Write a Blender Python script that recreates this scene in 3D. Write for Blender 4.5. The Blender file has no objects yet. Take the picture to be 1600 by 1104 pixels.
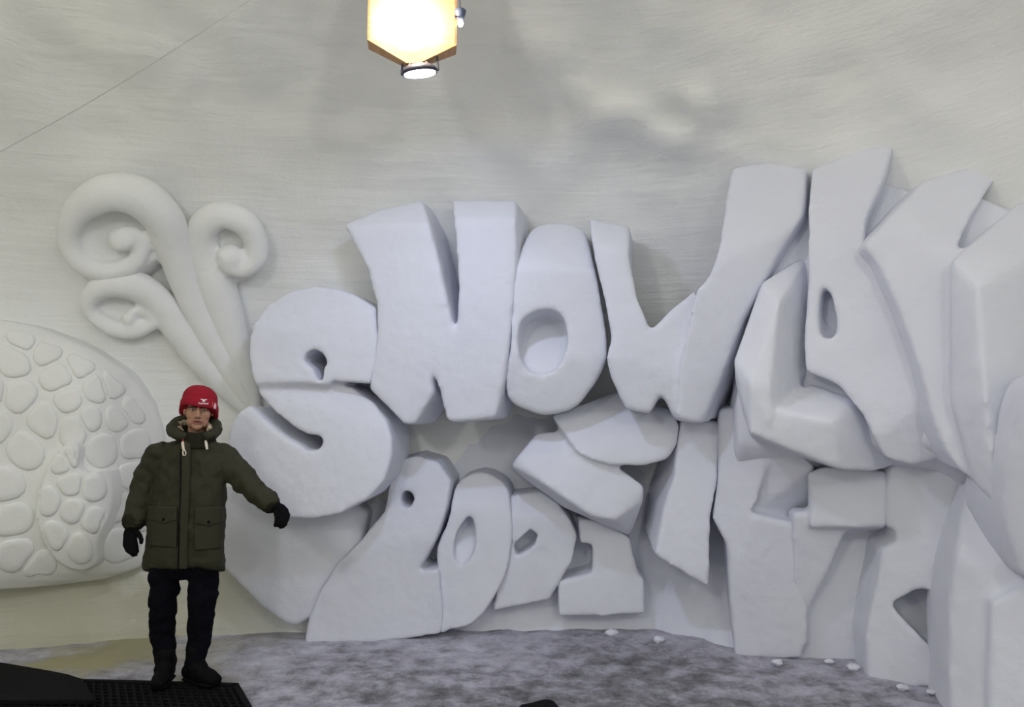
import bpy, bmesh, math, random, bisect
from mathutils import Vector, Matrix, noise
from mathutils.geometry import delaunay_2d_cdt

random.seed(7)
scene = bpy.context.scene
col = scene.collection

# ------------------------------------------------------------------ camera
F = 1142.0; H = 1.6; PIT = math.radians(5)
cam_d = bpy.data.cameras.new('camera'); cam = bpy.data.objects.new('camera', cam_d); col.objects.link(cam)
cam.location = (0, 0, H); cam.rotation_euler = (math.radians(90) + PIT, 0, 0)
cam_d.sensor_width = 36; cam_d.lens = 36 * F / 1600; cam_d.clip_start = .05
scene.camera = cam

# ------------------------------------------------------------------ world, exposure
world = bpy.data.worlds.new('world'); scene.world = world; world.use_nodes = True
world.node_tree.nodes['Background'].inputs[0].default_value = (.02, .022, .03, 1)
vs = scene.view_settings
vs.view_transform = 'Standard'; vs.look = 'None'; vs.gamma = 1; vs.exposure = 0.14
scene.cycles.max_bounces = 12; scene.cycles.diffuse_bounces = 7
LED_POWER = 14.0; LED_COLOR = (.58, .66, 1.0)
WARM_POWER = 20.0; WARM_COLOR = (1.0, .86, .62)
FILL_POWER = (114.0, 70.0); FILL_COLOR = (1.0, .99, .96)  # fill globes added out of view to soften the lighting

# ------------------------------------------------------------------ projection helpers
cp, sp = math.cos(PIT), math.sin(PIT)
def ray(px, py):
    dx = (px - 800) / F; u = (552 - py) / F
    return dx, cp - sp * u, sp + cp * u
def P(px, py, Y):
    a, b, c = ray(px, py); t = Y / b
    return Vector((a * t, Y, H + c * t))
def FL(px, py, z=0.0):
    a, b, c = ray(px, py); t = (z - H) / c
    return Vector((a * t, b * t, z))
def plane(p1, p2, p3):
    """depth over the picture for a flat facet through three (px, py, Y) points"""
    a, b, c = P(*p1), P(*p2), P(*p3)
    n = (b - a).cross(c - a)
    def d(px, py):
        r = Vector(ray(px, py)); o = Vector((0, 0, H))
        den = n.dot(r)
        t = n.dot(a - o) / den
        return r.y * t
    return d
def mx(*fs): return lambda x, y: max(f(x, y) for f in fs)
def mn(*fs): return lambda x, y: min(f(x, y) for f in fs)
def sstep(a, b, x):
    t = max(0, min(1, (x-a)/(b-a))); return t*t*(3-2*t)
def const(c): return lambda x, y: c

# ------------------------------------------------------------------ room shell maths
PLAN = [(-3.71,5.3),(-2.92,5.55),(-2.01,5.75),(-.77,5.9),(.53,6.0),(1.45,5.8),(2.0,5.42),(2.62,4.9),(3.0,4.2),(3.4,3.2),(3.8,1.5),(3.9,0),(3.6,-2),(2,-4),(-1,-4.5),(-4,-3.5),(-5.3,-1),(-5.4,1.5),(-5,3.5),(-4.5,4.6)]
CX, CY = -.3, .3
def cat(p0, p1, p2, p3, t):
    return tuple(.5*((2*b)+(-a+c)*t+(2*a-5*b+4*c-d)*t*t+(-a+3*b-3*c+d)*t**3) for a, b, c, d in zip(p0, p1, p2, p3))
def spline(pts, k=6, closed=False):
    out = []; n = len(pts)
    rng = range(n) if closed else range(n - 1)
    for i in rng:
        g = (lambda j: pts[j % n]) if closed else (lambda j: pts[max(0, min(n - 1, j))])
        for q in range(k): out.append(cat(g(i-1), g(i), g(i+1), g(i+2), q / k))
    if not closed: out.append(tuple(pts[-1]))
    return out
PLANC = spline(PLAN, 12, True)
pol = sorted((math.atan2(y - CY, x - CX), math.hypot(x - CX, y - CY)) for x, y in PLANC)
POLA = [p[0] for p in pol]
def planR(th):
    i = bisect.bisect(POLA, th)
    a0, r0 = pol[i-1] if i > 0 else (pol[-1][0] - 2*math.pi, pol[-1][1])
    a1, r1 = pol[i] if i < len(pol) else (pol[0][0] + 2*math.pi, pol[0][1])
    return r0 + (r1 - r0) * (th - a0) / (a1 - a0)
PROF = spline([(0,1.0),(.8,1.005),(1.6,1.0),(2.4,.975),(3.1,.915),(3.7,.81),(4.2,.66),(4.55,.46),(4.75,.22),(4.8,0)], 8)
def prof(z):
    if z >= 4.8: return 0
    z = max(z, 0)
    for (z0, s0), (z1, s1) in zip(PROF, PROF[1:]):
        if z <= z1: return s0 + (s1 - s0) * (z - z0) / max(1e-9, z1 - z0)
    return 0
def wallY(px, py):
    lo, hi = .3, 8
    for _ in range(26):
        m = (lo + hi) / 2; p = P(px, py, m)
        if math.hypot(p.x-CX, p.y-CY) < planR(math.atan2(p.y-CY, p.x-CX)) * prof(p.z): lo = m
        else: hi = m
    return lo

# ------------------------------------------------------------------ materials
def new_mat(name):
    m = bpy.data.materials.new(name); m.use_nodes = True
    return m, m.node_tree.nodes, m.node_tree.links, m.node_tree.nodes['Principled BSDF']
def noise_node(N, L, scale, detail=4, rough=.55, vec=None, stretch=None):
    t = N.new('ShaderNodeTexNoise'); t.inputs['Scale'].default_value = scale
    t.inputs['Detail'].default_value = detail; t.inputs['Roughness'].default_value = rough
    g = vec
    if g is None:
        g = N.new('ShaderNodeNewGeometry').outputs['Position']
    if stretch:
        mp = N.new('ShaderNodeMapping'); mp.inputs['Scale'].default_value = stretch
        if len(stretch) > 3: pass
        L.new(g, mp.inputs['Vector']); g = mp.outputs['Vector']
    L.new(g, t.inputs['Vector'])
    return t
def ramp(N, L, src, stops):
    r = N.new('ShaderNodeValToRGB'); el = r.color_ramp.elements
    while len(el) < len(stops): el.new(.5)
    for e, (p, c) in zip(el, stops):
        e.position = p; e.color = c if len(c) == 4 else (*c, 1)
    L.new(src, r.inputs['Fac']); return r
def mixc(N, L, fac, a, b, mode='MIX'):
    m = N.new('ShaderNodeMix'); m.data_type = 'RGBA'; m.blend_type = mode
    for sock, v in ((m.inputs[0], fac), (m.inputs[6], a), (m.inputs[7], b)):
        if hasattr(v, 'is_output') or isinstance(v, bpy.types.NodeSocket): L.new(v, sock)
        elif isinstance(v, (int, float)): sock.default_value = v
        else: sock.default_value = (*v, 1)
    return m.outputs[2]
def bump(N, L, b, src, strength, dist, prev=None):
    n = N.new('ShaderNodeBump'); n.inputs['Strength'].default_value = strength; n.inputs['Distance'].default_value = dist
    L.new(src, n.inputs['Height'])
    if prev: L.new(prev.outputs['Normal'], n.inputs['Normal'])
    L.new(n.outputs['Normal'], b.inputs['Normal']); return n

def snow_material(name, base, stain, streak=0.0, stain_amt=.5, grain=.25, olive_low=False):
    m, N, L, b = new_mat(name)
    n1 = noise_node(N, L, .55, 3)
    r1 = ramp(N, L, n1.outputs['Fac'], [(.42, (0,0,0)), (.68, (stain_amt,)*3)])
    c = mixc(N, L, r1.outputs['Color'], base, stain)
    n2 = noise_node(N, L, 3.2, 5)
    r2 = ramp(N, L, n2.outputs['Fac'], [(.3, (.955,.955,.955)), (.7, (1,1,1))])
    c = mixc(N, L, 1.0, c, r2.outputs['Color'], 'MULTIPLY')
    L.new(c, b.inputs['Base Color'])
    if olive_low:  # darker olive tint, stronger towards the floor and the left
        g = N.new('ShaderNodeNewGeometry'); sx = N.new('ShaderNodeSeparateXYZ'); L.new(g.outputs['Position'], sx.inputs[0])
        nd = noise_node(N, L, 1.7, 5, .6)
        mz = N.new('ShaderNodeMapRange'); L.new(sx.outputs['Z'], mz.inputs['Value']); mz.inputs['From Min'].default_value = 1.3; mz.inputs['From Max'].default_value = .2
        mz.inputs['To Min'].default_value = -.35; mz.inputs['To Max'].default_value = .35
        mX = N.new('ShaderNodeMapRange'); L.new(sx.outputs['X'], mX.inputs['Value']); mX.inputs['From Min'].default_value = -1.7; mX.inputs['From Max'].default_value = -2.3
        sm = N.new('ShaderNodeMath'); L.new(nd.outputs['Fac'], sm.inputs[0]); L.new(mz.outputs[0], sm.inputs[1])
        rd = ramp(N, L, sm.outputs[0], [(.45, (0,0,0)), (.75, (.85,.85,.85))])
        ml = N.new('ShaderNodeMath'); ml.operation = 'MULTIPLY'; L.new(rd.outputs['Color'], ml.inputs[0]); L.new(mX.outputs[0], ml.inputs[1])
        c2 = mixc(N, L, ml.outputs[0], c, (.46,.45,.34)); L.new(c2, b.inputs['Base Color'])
    b.inputs['Roughness'].default_value = .82
    b.inputs['Specular IOR Level'].default_value = .25
    n3 = noise_node(N, L, 45, 4, .6)
    bp = bump(N, L, b, n3.outputs['Fac'], grain, .006)
    n4 = noise_node(N, L, 7, 3, .5)
    bp = bump(N, L, b, n4.outputs['Fac'], .35, .015, bp)
    if streak:
        n5 = noise_node(N, L, 2.2, 5, .6, stretch=(.5, 1.2, 7))
        bp = bump(N, L, b, n5.outputs['Fac'], streak, .04, bp)
    return m
SNOW = snow_material('carved_snow', (.705,.722,.80), (.735,.745,.765), 0, .5, .22)
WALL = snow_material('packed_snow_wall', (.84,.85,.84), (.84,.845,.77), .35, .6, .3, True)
RELIEF = snow_material('relief_snow', (.83,.84,.835), (.83,.84,.78), 0, .5, .3)

def floor_material():
    m, N, L, b = new_mat('trampled_snow')
    n1 = noise_node(N, L, 5.5, 9, .74)
    n2 = noise_node(N, L, 1.1, 3, .5)
    ad = N.new('ShaderNodeMath'); ad.operation = 'MULTIPLY_ADD'; ad.inputs[1].default_value = .35
    L.new(n2.outputs['Fac'], ad.inputs[0]); L.new(n1.outputs['Fac'], ad.inputs[2])
    # the path along the middle of the hall is walked on the most
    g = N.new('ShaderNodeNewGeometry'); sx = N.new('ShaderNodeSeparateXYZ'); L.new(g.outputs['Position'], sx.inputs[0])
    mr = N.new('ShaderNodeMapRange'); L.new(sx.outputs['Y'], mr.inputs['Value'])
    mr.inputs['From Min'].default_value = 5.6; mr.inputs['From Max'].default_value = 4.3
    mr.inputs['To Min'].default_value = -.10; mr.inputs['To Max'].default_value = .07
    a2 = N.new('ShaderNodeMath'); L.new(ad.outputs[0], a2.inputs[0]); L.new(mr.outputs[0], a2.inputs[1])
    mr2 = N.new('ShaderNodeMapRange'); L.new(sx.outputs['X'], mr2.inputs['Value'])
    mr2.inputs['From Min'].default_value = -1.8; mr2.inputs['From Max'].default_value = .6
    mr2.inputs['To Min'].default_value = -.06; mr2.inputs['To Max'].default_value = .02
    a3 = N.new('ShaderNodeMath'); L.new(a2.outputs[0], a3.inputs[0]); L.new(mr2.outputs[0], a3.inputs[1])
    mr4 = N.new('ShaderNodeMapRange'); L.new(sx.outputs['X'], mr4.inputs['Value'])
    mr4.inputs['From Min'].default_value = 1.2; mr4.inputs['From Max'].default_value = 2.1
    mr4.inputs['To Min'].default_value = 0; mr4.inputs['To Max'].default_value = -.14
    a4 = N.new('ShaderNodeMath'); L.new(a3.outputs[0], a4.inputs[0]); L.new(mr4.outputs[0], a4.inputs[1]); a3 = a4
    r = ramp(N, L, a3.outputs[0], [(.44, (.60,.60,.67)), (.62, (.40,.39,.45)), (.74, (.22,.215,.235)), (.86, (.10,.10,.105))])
    # yellow grit stains towards the left wall
    n3 = noise_node(N, L, 1.6, 3)
    mr3 = N.new('ShaderNodeMapRange'); L.new(sx.outputs['X'], mr3.inputs['Value'])
    mr3.inputs['From Min'].default_value = -1.5; mr3.inputs['From Max'].default_value = -2.6
    m2 = N.new('ShaderNodeMath'); m2.operation = 'MULTIPLY'
    r3 = ramp(N, L, n3.outputs['Fac'], [(.38, (0,0,0)), (.55, (.9,.9,.9))])
    L.new(mr3.outputs[0], m2.inputs[0]); L.new(r3.outputs['Color'], m2.inputs[1])
    c = mixc(N, L, m2.outputs[0], r.outputs['Color'], (.42,.39,.22))
    L.new(c, b.inputs['Base Color']); b.inputs['Roughness'].default_value = .8
    n4 = noise_node(N, L, 30, 5, .65)
    bp = bump(N, L, b, n4.outputs['Fac'], .6, .012)
    bump(N, L, b, n1.outputs['Fac'], .5, .04, bp)
    return m
FLOOR = floor_material()

def simple(name, color, rough=.7, bscale=None, bstr=.3, bdist=.003, var=0, metallic=0, stretch=None, sheen=0):
    m, N, L, b = new_mat(name)
    b.inputs['Roughness'].default_value = rough; b.inputs['Metallic'].default_value = metallic
    b.inputs['Base Color'].default_value = (*color, 1)
    b.inputs['Specular IOR Level'].default_value = .3 if max(color) > .02 else .1
    n = noise_node(N, L, bscale or 20, 4, .6, stretch=stretch)
    r = ramp(N, L, n.outputs['Fac'], [(.3, tuple(c*(1-var) for c in color)), (.7, tuple(min(1, c*(1+var)) for c in color))])
    L.new(r.outputs['Color'], b.inputs['Base Color'])
    if bscale: bump(N, L, b, n.outputs['Fac'], bstr, bdist)
    return m
def emit(name, color, strength):
    m, N, L, b = new_mat(name)
    b.inputs['Base Color'].default_value = (*color, 1)
    b.inputs['Emission Color'].default_value = (*color, 1); b.inputs['Emission Strength'].default_value = strength
    return m
COAT = simple('olive_fabric', (.027,.026,.013), .8, 180, .25, .002, .25)
COATD = simple('dark_olive_fabric', (.017,.017,.010), .85, 180, .25, .002, .2)
TROUS = simple('navy_black_fabric', (.003,.0032,.006), .95, 120, .3, .003, .3)
BLACKF = simple('black_knit', (.004,.004,.005), .95, 260, .4, .002, .3)
BOOTM = simple('black_leather', (.003,.003,.0035), .8, 60, .3, .002, .3)
HATM = simple('red_knit', (.27,.006,.018), .9, 150, .6, .003, .2, stretch=(3,3,.25))
SKIN = simple('skin', (.36,.195,.125), .55, 60, .12, .001, .10)
LIP = simple('lip_skin', (.30,.11,.095), .5, 60, .1, .001, .08)
LINING = simple('cream_fleece', (.46,.37,.26), .95, 120, .9, .006, .2)
CORD = simple('cream_cord', (.62,.56,.46), .8, 200, .4, .001, .1)
REDCORD = simple('red_cord', (.3,.03,.03), .8, 200, .4, .001, .1)
WHITEP = simple('white_embroidery', (.80,.74,.76), .8, 300, .2, .001, .05)
PINKP = simple('pale_pink_embroidery', (.62,.22,.27), .8, 300, .2, .001, .1)
ORANGE = simple('orange_tag', (.55,.12,.05), .8, 200, .2, .001, .1)
EYEW = simple('eye_white', (.30,.26,.23), .3, 40, .02, .0005, .03)
IRIS = simple('dark_iris', (.02,.014,.01), .25, 40, .02, .0005, .1)
BROW = simple('dark_brow_hair', (.025,.017,.012), .9, 300, .8, .002, .3)
WOOD = simple('pale_plywood', (.55,.33,.18), .75, 9, .15, .002, .12, stretch=(1,1,9))
METAL = simple('dark_painted_metal', (.05,.05,.075), .5, 40, .1, .001, .15, metallic=.3)
BLUEM = simple('blue_grey_metal', (.10,.12,.20), .5, 40, .1, .001, .15, metallic=.3)
RUBBER = simple('black_rubber', (.006,.006,.007), .85, 60, .5, .004, .4)
CABLE = simple('grey_cable', (.5,.49,.49), .6, 40, .1, .001, .1)
LEDM = emit('led_face', (.80,.84,1.0), 30)
WARMM = emit('warm_lamp_face', (1.0,.88,.62), 60)

# ------------------------------------------------------------------ object helpers
WLOC = {}
PENDING = []
def put(ob, parent, origin):
    col.objects.link(ob)
    origin = Vector(origin)
    if parent is not None:
        ob.parent = parent; ob.location = origin - WLOC[parent.name]
    else: ob.location = origin
    WLOC[ob.name] = origin
    return ob
def tag(ob, label=None, cat_=None, group=None, kind=None):
    if label: ob['label'] = label
    if cat_: ob['category'] = cat_
    if group: ob['group'] = group
    if kind: ob['kind'] = kind
    return ob
def empty(name, loc):
    return put(bpy.data.objects.new(name, None), None, loc)
def mesh_obj(name, bm, mat, parent=None, smooth=True, origin=None):
    bmesh.ops.recalc_face_normals(bm, faces=bm.faces)
    if origin is None:
        xs = [v.co for v in bm.verts]
        origin = Vector(((min(v.x for v in xs)+max(v.x for v in xs))/2, (min(v.y for v in xs)+max(v.y for v in xs))/2, min(v.z for v in xs)))
    origin = Vector(origin)
    for v in bm.verts: v.co -= origin
    me = bpy.data.meshes.new(name); bm.to_mesh(me); bm.free()
    if smooth: me.polygons.foreach_set('use_smooth', [True]*len(me.polygons))
    if mat: me.materials.append(mat)
    return put(bpy.data.objects.new(name, me), parent, origin)
TEX = {}
def clouds(size, depth=2):
    k = (size, depth)
    if k not in TEX:
        t = bpy.data.textures.new('clouds', 'CLOUDS'); t.noise_scale = size; t.noise_depth = depth; TEX[k] = t
    return TEX[k]
def solidify(ob, voxel, smooth=6, disp=0, dsize=.3, disp2=0, factor=.5):
    """weld the pieces of one mesh into one continuous soft surface"""
    r = ob.modifiers.new('r', 'REMESH'); r.mode = 'VOXEL'; r.voxel_size = voxel; r.use_smooth_shade = True
    if smooth:
        s = ob.modifiers.new('s', 'SMOOTH'); s.factor = factor; s.iterations = smooth
    if disp:
        d = ob.modifiers.new('d', 'DISPLACE'); d.texture = clouds(dsize); d.texture_coords = 'GLOBAL'; d.strength = disp; d.mid_level = .5
    if disp2:
        d = ob.modifiers.new('d', 'DISPLACE'); d.texture = clouds(.06, 2); d.texture_coords = 'GLOBAL'; d.strength = disp2; d.mid_level = .5
    PENDING.append(ob); return ob
def bake():
    bpy.context.view_layer.update()
    dg = bpy.context.evaluated_depsgraph_get()
    res = []
    for ob in PENDING:
        me = bpy.data.meshes.new_from_object(ob.evaluated_get(dg)); res.append(me)
    for ob, me in zip(PENDING, res):
        ob.modifiers.clear(); old = ob.data; me.name = old.name; ob.data = me
        me.polygons.foreach_set('use_smooth', [True]*len(me.polygons))
        if len(me.materials) == 0 and len(old.materials): me.materials.append(old.materials[0])
    PENDING.clear()

def inpoly(x, y, poly):
    r = False; j = len(poly) - 1
    for i in range(len(poly)):
        xi, yi = poly[i]; xj, yj = poly[j]
        if (yi > y) != (yj > y) and x < (xj - xi)*(y - yi)/(yj - yi) + xi: r = not r
        j = i
    return r
def resample(poly, step):
    out = []
    for i in range(len(poly)):
        a = poly[i]; b = poly[(i+1) % len(poly)]
        n = max(1, int(math.hypot(b[0]-a[0], b[1]-a[1]) / step))
        for k in range(n): out.append((a[0]+(b[0]-a[0])*k/n, a[1]+(b[1]-a[1])*k/n))
    return out
def slab(bm, outline, depth, back=(0, .6, 0), holes=(), step=12, curve=False, scale=1.0):
    """solid with a traced outline, its own facet depths and real thickness"""
    if not callable(depth): depth = const(depth)
    if curve: outline = spline(outline, 4, True); holes = [spline(h, 4, True) for h in holes]
    outline = resample(outline, step); holes = [resample(h, step) for h in holes]
    pts = list(outline); edges = [(i, (i+1) % len(outline)) for i in range(len(outline))]
    for h in holes:
        o = len(pts); pts += h; edges += [(o+i, o+(i+1) % len(h)) for i in range(len(h))]
    x0 = min(p[0] for p in outline); x1 = max(p[0] for p in outline)
    y0 = min(p[1] for p in outline); y1 = max(p[1] for p in outline)
    y = y0 + step/2
    while y < y1:
        x = x0 + step/2
        while x < x1:
            if inpoly(x, y, outline) and not any(inpoly(x, y, h) for h in holes): pts.append((x, y))
            x += step
        y += step
    V, E_, Fc, *_ = delaunay_2d_cdt([Vector(p) for p in pts], edges, [], 0, 1e-4)
    keep = []
    for f in Fc:
        x = sum(V[i].x for i in f)/len(f); y = sum(V[i].y for i in f)/len(f)
        if inpoly(x, y, outline) and not any(inpoly(x, y, h) for h in holes): keep.append(list(f))
    Fc = keep
    front = [P(v.x, v.y, depth(v.x, v.y)) for v in V]
    cen = sum(front, Vector()) / len(front); bk = Vector(back)
    fv = [bm.verts.new(p) for p in front]
    bv = [bm.verts.new(cen + (p - cen)*scale + bk if scale != 1 else p + bk) for p in front]
    cnt = {}
    for f in Fc:
        try: bm.faces.new([fv[i] for i in f]); bm.faces.new([bv[i] for i in reversed(f)])
        except ValueError: continue
        for a, b in zip(f, f[1:] + f[:1]):
            k = (min(a, b), max(a, b)); cnt.setdefault(k, []).append((a, b))
    for k, l in cnt.items():
        if len(l) == 1:
            a, b = l[0]
            try: bm.faces.new([fv[b], fv[a], bv[a], bv[b]])
            except ValueError: pass
    return bm
def hull(bm, pts):
    vs_ = [bm.verts.new(p) for p in pts]
    bmesh.ops.convex_hull(bm, input=vs_)
    return bm
def loft(bm, rings, cap=True):
    R = [[bm.verts.new(p) for p in r] for r in rings]
    n = len(R[0])
    for a, b in zip(R, R[1:]):
        for i in range(n): bm.faces.new([a[i], a[(i+1) % n], b[(i+1) % n], b[i]])
    if cap:
        bm.faces.new(list(reversed(R[0]))); bm.faces.new(R[-1])
    return bm
def tube(bm, path, radii, n=14, depth=1.0, up=(0, 1, 0), round_ends=True):
    path = [Vector(p) for p in path]
    if not isinstance(radii, (list, tuple)): radii = [radii]*len(path)
    up = Vector(up); rings = []
    for i, p in enumerate(path):
        t = (path[min(i+1, len(path)-1)] - path[max(i-1, 0)]).normalized()
        u = up if abs(t.dot(up)) < .97 else Vector((1, 0, 0))
        a = t.cross(u).normalized(); b = a.cross(t).normalized()
        r = radii[i]
        if isinstance(r, (tuple, list)): r, rb = r
        else: rb = r*depth
        if round_ends and i == 0:
            for q in (.3, .75):
                rings.append([p - t*min(r, rb)*(.8 - .8*q) + (a*r*math.cos(k)+b*rb*math.sin(k))*math.sqrt(1-(1-q)**2) for k in [2*math.pi*j/n for j in range(n)]])
        rings.append([p + a*r*math.cos(k) + b*rb*math.sin(k) for k in [2*math.pi*j/n for j in range(n)]])
        if round_ends and i == len(path)-1:
            for q in (.75, .3):
                rings.append([p + t*min(r, rb)*(.8 - .8*q) + (a*r*math.cos(k)+b*rb*math.sin(k))*math.sqrt(1-(1-q)**2) for k in [2*math.pi*j/n for j in range(n)]])
    return loft(bm, rings)
def ball(bm, c, r, seg=16, rot=None):
    if not isinstance(r, (tuple, list)): r = (r, r, r)
    M = Matrix.Translation(Vector(c)) @ (rot.to_4x4() if rot else Matrix.Identity(4)) @ Matrix.Diagonal((*r, 1))
    bmesh.ops.create_uvsphere(bm, u_segments=seg, v_segments=max(8, seg*2//3), radius=1, matrix=M)
    return bm
def box(bm, c, s, rot=None):
    M = Matrix.Translation(Vector(c)) @ (rot.to_4x4() if rot else Matrix.Identity(4)) @ Matrix.Diagonal((*s, 1))
    bmesh.ops.create_cube(bm, size=1, matrix=M); return bm
def bevel(bm, w, seg=2):
    bmesh.ops.bevel(bm, geom=list(bm.edges), offset=w, segments=seg, affect='EDGES', profile=.5, clamp_overlap=True)
def fbm(v, o=4):
    s = 0; a = 1
    for i in range(o): s += a*noise.noise(v); v = v*2.03; a *= .5
    return s

# ------------------------------------------------------------------ walls and ceiling
LUMPS = []   # lumps and scars in the vault: (point, radius, height)
for px, py, r, h in [(850,85,.17,.09),(905,150,.09,.06),(945,190,.16,.11),(990,185,.14,.10),(1015,215,.07,.07),(1085,165,.10,.09),(1110,190,.08,.06),(1065,225,.17,.10),(1050,185,.09,-.10),(1130,195,.08,-.07),
                     (1160,240,.10,.05),(1320,250,.13,.05),(330,150,.15,-.05),(400,165,.2,-.05),(780,225,.2,.05),(860,250,.2,.04)]:
    LUMPS.append((P(px, py, wallY(px, py)), r, h*1.5))
def shell():
    NU, zs = 300, []
    prof_pts = [z for z, s in spline([(0,0),(.8,0),(1.6,0),(2.4,0),(3.1,0),(3.7,0),(4.2,0),(4.55,0),(4.75,0),(4.8,0)], 13)]
    verts = []; faces = []
    # parameter rows: fine spacing along the profile
    rows = []
    zz = 0
    n_rows = 110
    arc = []; last = None; acc = 0
    for i in range(0, 961):
        z = 4.8*i/960; q = (prof(z)*5.2, z)
        if last: acc += math.hypot(q[0]-last[0], q[1]-last[1])
        arc.append((acc, z)); last = q
    for k in range(n_rows):
        t = acc*k/(n_rows-1)*.985
        j = bisect.bisect(arc, (t, 9)); rows.append(arc[min(j, 960)][1])
    ths = []
    for i in range(NU):
        u = i/NU
        # denser towards the wall in view (theta about 40..150 degrees)
        ths.append(u)
    dens = []
    tot = 0
    for i in range(720):
        th = -math.pi + 2*math.pi*i/720
        w = 3.0 if .3 < th < 2.7 else 1.0
        tot += w; dens.append((tot, th))
    TH = []
    for i in range(NU):
        j = bisect.bisect(dens, (tot*i/NU, 9)); TH.append(dens[min(j, 719)][1] + 1e-4*i)
    rows.insert(0, -.2)
    for z in rows:
        s = prof(z)
        for th in TH:
            r = planR(th)*s
            p = Vector((CX + r*math.cos(th), CY + r*math.sin(th), z))
            nrm = Vector((-math.cos(th)*(.25 + s*.75), -math.sin(th)*(.25 + s*.75), -.9*(1 - s)))
            d = .05*fbm(p*.9, 3) + .018*fbm(Vector((p.x*1.2, p.y*2, p.z*4.5)) + Vector((9, 3, 1)), 3)
            k = max(0, min(1, (z - 2.9)/.8))
            d += k*(.11*fbm(p*1.6 + Vector((4, 7, 2)), 5))
            q = p.copy()
            for c, R_, h in LUMPS:
                e = (p - c).length_squared/(R_*R_)
                if e < 6: d += h*math.exp(-e)
            # the foot of the wall runs out into the floor
            if z < .5: d += .10*(1 - max(0, z)/.5)**2
            verts.append(q + nrm*d)
    for r in range(len(rows)-1):
        for i in range(NU):
            a = r*NU+i; b = r*NU+(i+1) % NU
            faces.append((a, a+NU, b+NU, b))
    top = len(verts); verts.append(Vector((CX, CY, 4.8)))
    o = (len(rows)-1)*NU
    for i in range(NU): faces.append((o+i, top, o+(i+1) % NU))
    me = bpy.data.meshes.new('shell'); me.from_pydata(verts, [], faces); me.update()
    nr = [v.normal.copy() for v in me.vertices]
    groups = {}
    for f in faces:
        c = sum((verts[i] for i in f), Vector())/len(f)
        th = math.atan2(c.y-CY, c.x-CX)
        if c.z > 3.55: g = 'ceiling'
        elif .75 < th < 2.25: g = 'wall_front'
        elif -.75 < th <= .75: g = 'wall_right'
        elif -2.3 < th <= -.75: g = 'wall_back'
        else: g = 'wall_left'
        groups.setdefault(g, []).append(f)
    for g, fs in groups.items():
        idx = {}; vv = []; ff = []; nn = []
        for f in fs:
            t = []
            for i in f:
                if i not in idx: idx[i] = len(vv); vv.append(verts[i]); nn.append(nr[i])
                t.append(idx[i])
            ff.append(t)
        m = bpy.data.meshes.new(g); m.from_pydata(vv, [], ff); m.update()
        m.polygons.foreach_set('use_smooth', [True]*len(m.polygons))
        m.normals_split_custom_set_from_vertices([n[:] for n in nn])
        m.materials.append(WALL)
        ob = put(bpy.data.objects.new(g, m), None, (0, 0, 0)); ob['kind'] = 'structure'
    bpy.data.meshes.remove(me)
shell()

def make_floor():
    xs = []; x = -5.7
    while x < 4.2: xs.append(x); x += .045 if -3.6 < x < 3 else .15
    ys = []; y = -4.9
    while y < 6.3: ys.append(y); y += .045 if y > 3.4 else .2
    bm = bmesh.new(); g = []
    for y in ys:
        row = []
        for x in xs:
            p = Vector((x, y, 0))
            z = .018*fbm(p*1.3, 3) + .014*fbm(p*6 + Vector((3, 1, 5)), 3) - .012
            row.append(bm.verts.new((x, y, z)))
        g.append(row)
    for a, b in zip(g, g[1:]):
        for i in range(len(xs)-1): bm.faces.new([a[i], a[i+1], b[i+1], b[i]])
    ob = mesh_obj('floor', bm, FLOOR, origin=(0, 0, 0)); ob['kind'] = 'structure'
make_floor()

# ------------------------------------------------------------------ carved snow letters
def letter(name, label, builder, cat_='snow letter', voxel=.018, smooth=14, disp=.016, dsize=.35, group='carved snow letters on the wall', mat=SNOW):
    bm = bmesh.new(); builder(bm)
    ob = mesh_obj(name, bm, mat)
    solidify(ob, voxel, smooth, disp, dsize, .006)
    return tag(ob, label, cat_, group)
G_TOP = 'big letters of the upper row'; G_LOW = 'blocky letters of the lower row'; G_NUM = 'numerals of the year'

def S(bm):
    # lower bowl, its top tucked behind the hook
    d2 = mx(plane((360,700,5.12),(600,700,5.16),(480,800,5.10)), plane((430,640,5.13),(600,640,5.22),(540,598,5.26)))
    slab(bm, [(389,634),(408,652),(438,678),(468,696),(476,704),(488,705),(500,701),(504,690),(500,678),(500,640),(498,600),(520,597),(550,606),(582,628),(603,655),(611,685),(611,715),(600,750),(575,780),(530,803),(480,812),(445,808),(410,793),(380,768),(362,735),(355,700),(358,670),(372,645)],
         d2, (.06,.55,.02))
    # upper bowl, spine and hook
    d1 = mx(plane((400,560,5.12),(580,560,5.14),(480,640,5.12)), plane((400,520,5.12),(580,520,5.14),(490,447,5.20)))
    slab(bm, [(502,594),(578,599),(586,570),(590,535),(587,481),(555,461),(527,450),(490,446),(450,455),(415,477),(394,508),(387,545),(391,584),(402,614),(428,642),(462,669),(480,678),(500,680),(530,650),(545,625),(515,600),(497,598),(488,575),(472,561),(480,549),(492,545),(504,553),(510,568),(503,575)],
         lambda x, y: max(d1(x, y), d2(x, y)-.006) if y > 600 else d1(x, y), (.06,.55,.02))
letter('snow_letter_s', 'rounded snow letter S, first of the upper row, beside the man', S, voxel=.014, smooth=16, group=G_TOP)

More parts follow.
